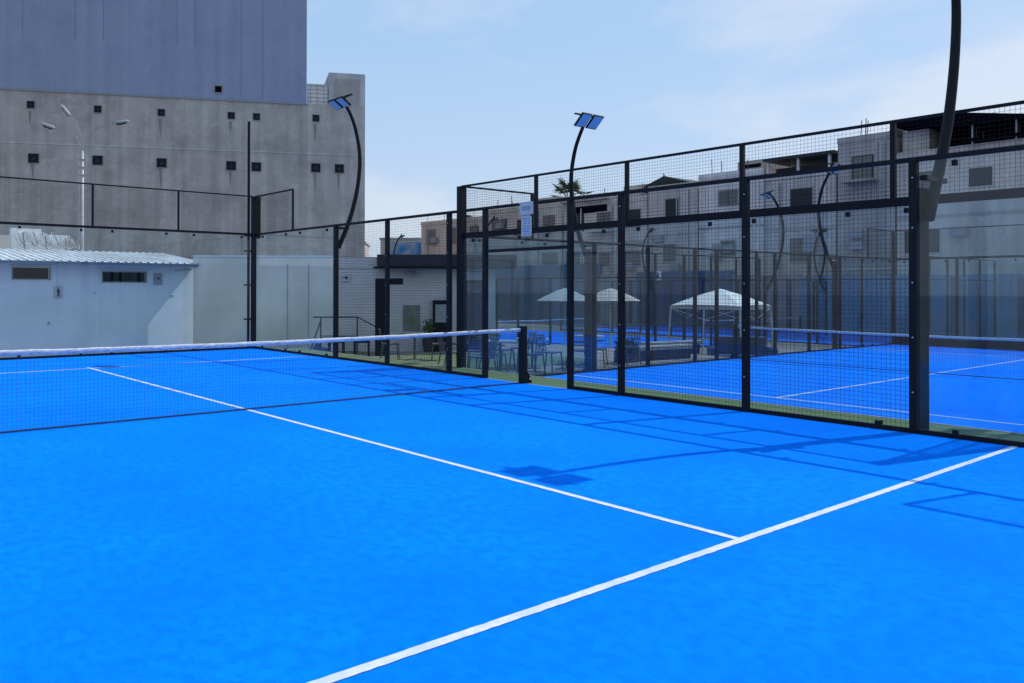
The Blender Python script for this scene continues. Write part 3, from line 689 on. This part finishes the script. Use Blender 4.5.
MB().box(-.8,-.4,.05,.8,.4,.45).build('seat', M['pipeblue'], sf_, bevel=.04); MB().box(-.8,.401,.05,.8,.62,1.0).build('backrest', M['pipeblue'], sf_, bevel=.04)
for s in (-1,1): MB().box(s*.9-.1,-.4,.05,s*.9+.1,.62,.68).build('armrest', M['pipeblue'], sf_, bevel=.03)

# ------------------------------------------------------------------ parasols and gazebo
def parasol(label, loc, rad, mat):
    r = thing('parasol', label, 'parasol', loc, random.random(), 'open parasols')
    n = 8; H = 2.58; e = 2.12; V=[(0,0,H)]; F=[]
    for ring,(q,zz) in enumerate(((.33,H-.12),(.68,H-.29),(1,e))):
        for k in range(n*2):
            t = math.pi*k/n; s_ = 1 if k%2==0 else .955; V.append((math.cos(t)*rad*q*s_, math.sin(t)*rad*q*s_, zz-(0 if k%2==0 else .015)))
    m = n*2
    for k in range(m):
        F.append((0,1+k,1+(k+1)%m))
        for j in (0,1): F.append((1+j*m+k,1+(j+1)*m+k,1+(j+1)*m+(k+1)%m,1+j*m+(k+1)%m))
    c = MB().add(V,F).build('canopy', mat, r); md=c.modifiers.new('thick','SOLIDIFY'); md.thickness=.01
    MB().tube([(0,0,0),(0,0,H-.03)], .025, 8).build('pole', M['steel'], r)
    for k in range(n):
        t = 2*math.pi*k/n; MB().bar((0,0,H-.12),(math.cos(t)*rad*.97,math.sin(t)*rad*.97,e-.03),.015).build('rib', M['steel'], r)
    MB().tube([(0,0,0),(0,0,.07)], .25, 14).build('base', M['kerb'], r)
    return r
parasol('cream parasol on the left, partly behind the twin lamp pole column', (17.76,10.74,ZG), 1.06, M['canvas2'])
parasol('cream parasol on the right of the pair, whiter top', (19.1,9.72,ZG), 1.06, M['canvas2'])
gz = thing('gazebo', 'white pointed gazebo canopy on thin metal legs beyond the second court', 'gazebo', (22.24,7.21,ZG), R(7))
hs = 1.29; e = 1.95; H = 2.56
V = [(0,0,H)]; cor = [(-hs,-hs),(hs,-hs),(hs,hs),(-hs,hs)]
ring=[]
for i in range(4):
    a, b = cor[i], cor[(i+1)%4]
    for t in (0,.25,.5,.75): ring.append((a[0]+(b[0]-a[0])*t, a[1]+(b[1]-a[1])*t))
for (q,dz) in ((.5,.0),(1,0)):
    for k,(x,y) in enumerate(ring): V.append((x*q,y*q, (H-.27) if q==.5 else e+(.03 if k%4 else 0)))
F=[]; m=16
for k in range(m):
    F.append((0,1+k,1+(k+1)%m)); F.append((1+k,1+m+k,1+m+(k+1)%m,1+(k+1)%m))
MB().add(V,F).build('canopy', M['canvas'], gz)
mb = MB()
for i in range(4):
    a,b = cor[i],cor[(i+1)%4]; mb.quad((a[0],a[1],e-.13),(b[0],b[1],e-.13),(b[0],b[1],e),(a[0],a[1],e))
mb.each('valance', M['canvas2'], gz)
for i,(x,y) in enumerate(cor):
    MB().bar((x,y,e-.02),(x*1.06,y*1.06,0),.05).build('leg', M['steel'], gz)
mb = MB()
for i in range(4):
    a,b = Vector((*cor[i],0)),Vector((*cor[(i+1)%4],0)); mb.bar(a+Vector((0,0,e-.1)),(a+b)/2+Vector((0,0,e-.5)),.02); mb.bar(b+Vector((0,0,e-.1)),(a+b)/2+Vector((0,0,e-.5)),.02)
mb.each('truss', M['steel'], gz)

# ------------------------------------------------------------------ blue perimeter wall and houses behind
pb = thing('perimeter_wall', 'long blue painted wall behind the far courts', 'wall', (44,0,ZG))
for y0,y1,mt,h in ((46,31,'deepblue',4.5),(31,27.6,'brick',3.7),(27.6,20,'deepblue',3.8),(20,15.5,'brick',3.5),(15.5,-22,'bluewall',3.35),(75,46,'deepblue',5.0)):
    MB().box(-.15,min(y0,y1)+.002,0,.15,max(y0,y1)-.002,h).build('wall_section', M[mt], pb)
mb = MB()
for i in range(30): mb.box(-.24,-20+i*3,0,-.151,-19.75+i*3,3.2)
mb.each('pilaster', M['pipeblue'], pb)

for y, z, lab in ((43.15,2.0,'small white pictogram plate on the deep blue wall near the clubhouse'),(25.6,2.55,'small white pictogram plate on the deep blue wall left of the gazebo')):
    q = thing('wall_sign', lab, 'sign', (43.62,y,z))
    MB().box(0,-.27,-.38,.03,.27,.38).build('panel', M['bright'], q)
    p_ = MB(); p_.tube([(-.012,0,.18),(-.003,0,.18)], .07, 10); p_.box(-.012,-.11,-.15,-.003,.11,.09); p_.build('pictogram', M['ink'], q)

def house(label, y0, y1, zt, mat, floors=3, x0=46, dep_=11, wins=None, seed=1, bays=None, parapet=True):
    rnd = random.Random(seed)
    r = thing('house', label, 'building', (x0,y0,ZG))
    w = abs(y1-y0); H = zt-ZG
    MB().box(0,.01,0,dep_,w-.01,H).build('wall', mat, r)
    if parapet:
        MB().box(-.06,0,H,.15,w,H+.35).build('parapet', mat, r)
    n = bays or max(1, int(w/2.6)); fh = H/floors
    for f in range(floors):
        if f == 0 and floors > 2: 
            pass
        for k in range(n):
            if rnd.random() < .2: continue
            cy = w*(k+.5)/n + rnd.uniform(-.2,.2); ww = rnd.choice((.55,.7,.9)); wh = rnd.choice((.5,.65,.75)); cz = fh*f + fh*.58
            fr = MB().box(-.05,cy-ww-.07,cz-wh-.07,-.003,cy+ww+.07,cz+wh+.07).build('window', rnd.choice((HC[2],M['charcoal'],HC[0])), r)
            MB().box(-.058,cy-ww,cz-wh,-.052,cy+ww,cz+wh).build('pane', rnd.choice((M['hpane'],M['charcoal'],M['hpane'])), fr)
            MB().box(-.066,cy-.02,cz-wh,-.0585,cy+.02,cz+wh).build('mullion', M['charcoal'], fr)
            if rnd.random() < .22:
                MB().box(-.9,cy-ww-.4,cz-wh-.25,-.06,cy+ww+.4,cz-wh-.12).build('balcony', mat, r)
        if f: MB().box(-.03,0.02,fh*f-.12,-.001,w-.02,fh*f+.06).build('slab_edge', HC[f % 4], r)
    for k in range(rnd.randint(2,4)):
        y = rnd.uniform(.4, max(.6,w-.4)); hh = rnd.uniform(.5,1.1)
        MB().bar((.1,y,H+(.35 if parapet else 0)),(.1+rnd.uniform(-.05,.05),y+rnd.uniform(-.08,.08),H+.35+hh),.035).build('rebar', M['charcoal'], r)
    for k in range(2):
        y = rnd.uniform(.3,w-.3); MB().tube([(-.05,y,.5),(-.05,y,H-.2)], .05, 6).build('downpipe', rnd.choice((M['frame'],HC[4])), r)
    for k in range(rnd.randint(1,3)):
        y = rnd.uniform(.8,w-1.2); z = rnd.uniform(H*.35,H*.85); MB().box(-.42,y,z,-.06,y+.75,z+.5).build('air_conditioner', M['frame'], r)
    ty = rnd.uniform(1.0, max(1.2,w-1.5)); MB().tube([(3,ty,H),(3,ty,H+.7),(3,ty,H+.95),(3,ty,H+1.0)], [.5,.52,.4,.15], 12).build('water_tank', M['charcoal'], r, smooth=True)
    return r
def roofroom(r, y0, y1, x0, x1, h, mat, dark=True, Hh=0):
    o = MB().box(x0,y0,Hh,x1,y1,Hh+h).build('roof_room', mat, r)
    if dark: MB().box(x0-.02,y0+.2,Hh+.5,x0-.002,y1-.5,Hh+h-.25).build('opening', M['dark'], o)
    return o
h1 = house('low grey house left of the palm with a dark rooftop room', 36.8, 46, 8.5, HC[0], seed=3); roofroom(h1,1.2,4.2,1,5,1.3,HC[2],True,9.15)
h2 = house('grey house under the palm with a flat slab roof', 28.3, 36.7, 8.3, HC[1], seed=5); MB().box(-.5,3.4,9.6,6,8.3,9.85).build('roof_slab', HC[2], h2); roofroom(h2,3.8,8.0,0,5,.95,HC[2],True,8.65)
MB().box(1,.2,8.65,5,3.0,10.6).build('water_tank_room', HC[0], h2)
h3 = house('grey house with a dark gabled rooftop shelter right of the palm', 24.0, 28.2, 8.9, HC[3], seed=8)
MB().prism([(1.0,9.85),(5.0,9.85),(5.0,10.35),(3.2,10.95),(1.0,10.3)], 'x', .5, 5).build('shelter', M['charcoal'], h3)
h4 = house('pale house with a blank gable and open roof terrace in the middle', 19.0, 23.9, 9.3, HC[4], seed=4); roofroom(h4,.3,2.2,.5,4,1.0,HC[2],True,10.25)
h5 = house('grey house with a flat pergola roof over a dark terrace', 14.3, 18.9, 8.7, HC[0], seed=12)
MB().box(-.3,.0,10.9,6,4.6,11.1).build('pergola', M['charcoal'], h5); roofroom(h5,.2,4.3,.8,5,.85,M['charcoal'],True,9.65)
for y in (.3,2.3,4.3): MB().box(-.1,y,9.65,.05,y+.14,10.9).build('pergola_post', HC[4], h5)
h6 = house('taller blind grey house beside the awning roof terrace', 10.9, 14.2, 10.5, HC[2], seed=20, bays=1)
h7 = house('grey house carrying a large dark awning on its roof terrace', 2.2, 10.8, 9.1, HC[1], seed=23)
MB().prism([(1.9,11.55),(5.6,12.25),(8.7,12.12),(8.7,11.95),(5.6,11.45),(1.9,11.4)], 'x', -.7, 7).build('awning', M['dark'], h7)
MB().prism([(2.2,10.72),(4.0,10.62),(6.0,10.95),(6.0,10.8),(4.0,10.45),(2.2,10.55)], 'x', -.5,-.1).build('valance', M['dark'], h7)
MB().box(2.8,4.9,10.06,3.2,8.4,11.9).build('back_screen', M['dark'], h7)
MB().box(.2,4.9,10.06,2.8,5.1,11.6).build('side_screen', M['dark'], h7)
for y in (2.6,4.6): MB().box(-.4,y,10.06,-.32,y+.07,11.6).build('awning_post', M['frame'], h7)
MB().box(.3,7.0,10.06,2,8.4,11.7).build('roof_room', HC[0], h7)
MB().box(-.1,.1,9.9,.1,8.5,10.45).build('rail_wall', HC[3], h7)
h8 = house('grey house at the right picture edge', -6, 2.1, 9.0, HC[3], seed=31)
h9 = house('brown grey house beyond the right picture edge', -15, -6.1, 9.8, HC[1], seed=33)
h10 = house('plain grey house farthest to the left in the row', 46.1, 56, 8.0, HC[3], seed=36)
# low far houses over the clubhouse
def farhouse(label, cx, cy, w, d, h, mat, rz, seed):
    rnd = random.Random(seed); r = thing('house', label, 'building', (cx,cy,ZG), rz)
    MB().box(-w/2,0,0,w/2,d,h).build('wall', mat, r)
    n = max(2,int(w/3))
    for f in range(2):
        for k in range(n):
            x = -w/2+w*(k+.5)/n; z = h-2.0-2.8*f
            fr = MB().box(x-.6,-.05,z-.6,x+.6,-.003,z+.6).build('window', M['frame'], r); MB().box(x-.5,-.06,z-.5,x+.5,-.052,z+.5).build('pane', M['charcoal'], fr)
    MB().box(-w/2-.1,-.1,h,w/2+.1,d,h+.2).build('roof', M['bandc'], r)
    return r
fh1 = farhouse('small pale far house left above the clubhouse fascia', 43.5,67.5,5.5,8,7.6,HC[4],R(-38),2)
fh2 = farhouse('far house with a blue mural above the clubhouse fascia', 49.5,62.5,6.6,8,8.0,HC[4],R(-38),3)
MB().box(-2.7,-.14,4.8,2.6,-.07,7.7).build('mural', noisy('mural_paint', (.05,.22,.55), (.35,.45,.52), .6, .8, lo=.42, hi=.58), fh2)
farhouse('narrow grey far house right of the mural', 54.0,58.9,3.6,8,9.3,HC[0],R(-38),4)
farhouse('grey far house at the foot of the tall concrete building', 40.2,70.5,3.2,8,6.6,HC[0],R(-38),5)

# ------------------------------------------------------------------ palm
pt = thing('palm_tree', 'fan palm rising above the roofs behind the floodlight pole', 'tree', (56.5,45.5,ZG))
MB().tube([(0,0,0),(.15,0,5),(.1,.1,11.2)], [.32,.26,.22], 10).build('trunk', M['bark'], pt, smooth=True)
mb = MB(); top = Vector((.1,.1,11.3)); random.seed(5)
for i in range(34):
    a = random.random()*6.28; el = random.uniform(-.75,1.35); L = random.uniform(1.1,1.9)
    d = Vector((math.cos(a)*math.cos(el), math.sin(a)*math.cos(el), math.sin(el)))
    c = top + d*L; mb.bar(top, c, .04)
    side = d.cross(Vector((0,0,1))).normalized(); up2 = side.cross(d).normalized()
    for k in range(13):
        t = R(-80+160*k/12); dd = (d*math.cos(t)+side*math.sin(t)+Vector((0,0,-.25))).normalized(); Lf = random.uniform(.8,1.2)
        nn = dd.cross(up2).normalized()*.05
        m1 = c+dd*Lf*.5; e1 = c+dd*Lf+Vector((0,0,-.12))
        mb.add([c-nn*.3,c+nn*.3,m1+nn,e1,m1-nn],[(0,1,2,3,4)])
mb.build('crown', M['leaf'], pt)
mb = MB()
for i in range(40):
    a = random.random()*6.28; d = Vector((math.cos(a)*.35,math.sin(a)*.35,-random.uniform(.7,1.3))); mb.bar(top, top+d, .07,.02)
mb.build('dead_fronds', M['bark'], pt)

# ------------------------------------------------------------------ camera
cam = bpy.data.cameras.new('camera'); co = bpy.data.objects.new('camera', cam); COL.objects.link(co)
yaw, pit, rol = CAMANG = (.665, .007, .002)
yaw, pit, rol = 0.6650, 0.0070, 0.0020
fw = Vector((math.sin(yaw)*math.cos(pit), math.cos(yaw)*math.cos(pit), math.sin(pit))); rt = Vector((math.cos(yaw),-math.sin(yaw),0)); up = rt.cross(fw)
r2 = rt*math.cos(rol)+up*math.sin(rol); u2 = -rt*math.sin(rol)+up*math.cos(rol)
co.matrix_world = Matrix(((r2.x,u2.x,-fw.x,-4.717),(r2.y,u2.y,-fw.y,-9.781),(r2.z,u2.z,-fw.z,1.567),(0,0,0,1)))
cam.sensor_width = 36; cam.sensor_fit = 'HORIZONTAL'; cam.lens = 819.089*36/1024
cam.shift_x = 84.2/1024; cam.shift_y = -58.0/1024
cam.clip_start = .05; cam.clip_end = 2000
S.camera = co

# ------------------------------------------------------------------ light
to_sun = Vector((.823,-.197,1.0)).normalized()
sun = bpy.data.lights.new('sun', 'SUN'); sun.energy = 3.6; sun.angle = R(.53); sun.color = (1,.965,.91)
so = bpy.data.objects.new('sun', sun); COL.objects.link(so); so.rotation_euler = to_sun.to_track_quat('Z','Y').to_euler(); so.location = (20,-10,30)
w = bpy.data.worlds.new('World'); S.world = w; w.use_nodes = True; nt = w.node_tree; L = nt.links.new
bg = nt.nodes['Background']; bg.inputs['Strength'].default_value = .1
sky = nt.nodes.new('ShaderNodeTexSky'); sky.sky_type = 'NISHITA'; sky.sun_disc = False
sky.sun_elevation = math.asin(to_sun.z); sky.sun_rotation = math.atan2(to_sun.x, to_sun.y); sky.air_density = 1.0; sky.dust_density = 1.5; sky.ozone_density = 1.0
tc = nt.nodes.new('ShaderNodeTexCoord'); mp = nt.nodes.new('ShaderNodeMapping'); mp.inputs['Scale'].default_value = (1,1,2.6); L(tc.outputs['Generated'], mp.inputs[0])
n = nt.nodes.new('ShaderNodeTexNoise'); n.inputs['Scale'].default_value = 2.1; n.inputs['Detail'].default_value = 7; n.inputs['Roughness'].default_value = .52; n.inputs['Distortion'].default_value = .25; L(mp.outputs[0], n.inputs['Vector'])
mr = nt.nodes.new('ShaderNodeMapRange'); mr.inputs['From Min'].default_value = .44; mr.inputs['From Max'].default_value = .60; mr.inputs['To Min'].default_value = .60; mr.inputs['To Max'].default_value = .86
L(n.outputs['Fac'], mr.inputs['Value'])
sp_ = nt.nodes.new('ShaderNodeSeparateXYZ'); L(tc.outputs['Generated'], sp_.inputs[0])
hz = nt.nodes.new('ShaderNodeMapRange'); hz.inputs['From Min'].default_value = 0; hz.inputs['From Max'].default_value = .42; hz.inputs['To Min'].default_value = .75; hz.inputs['To Max'].default_value = -.35
L(sp_.outputs['Z'], hz.inputs['Value'])
ad_ = nt.nodes.new('ShaderNodeMath'); ad_.operation = 'ADD'; ad_.use_clamp = True; L(hz.outputs[0], ad_.inputs[0])
mr.inputs['To Min'].default_value = 0; mr.inputs['To Max'].default_value = 1; L(mr.outputs[0], ad_.inputs[1])
ml = nt.nodes.new('ShaderNodeMix'); ml.data_type = 'RGBA'; L(ad_.outputs[0], ml.inputs['Factor'])
ml.inputs['A'].default_value = (4.5,6.75,9.9,1); ml.inputs['B'].default_value = (7.2,8.3,9.9,1)
mx = nt.nodes.new('ShaderNodeMix'); mx.data_type = 'RGBA'; mx.inputs['Factor'].default_value = .8; L(sky.outputs[0], mx.inputs['A']); L(ml.outputs['Result'], mx.inputs['B'])
L(mx.outputs['Result'], bg.inputs['Color'])

S.view_settings.view_transform = 'Standard'; S.view_settings.look = 'None'; S.view_settings.exposure = 0; S.view_settings.gamma = 1
S.render.engine = 'CYCLES'; S.cycles.max_bounces = 8; S.cycles.transparent_max_bounces = 24
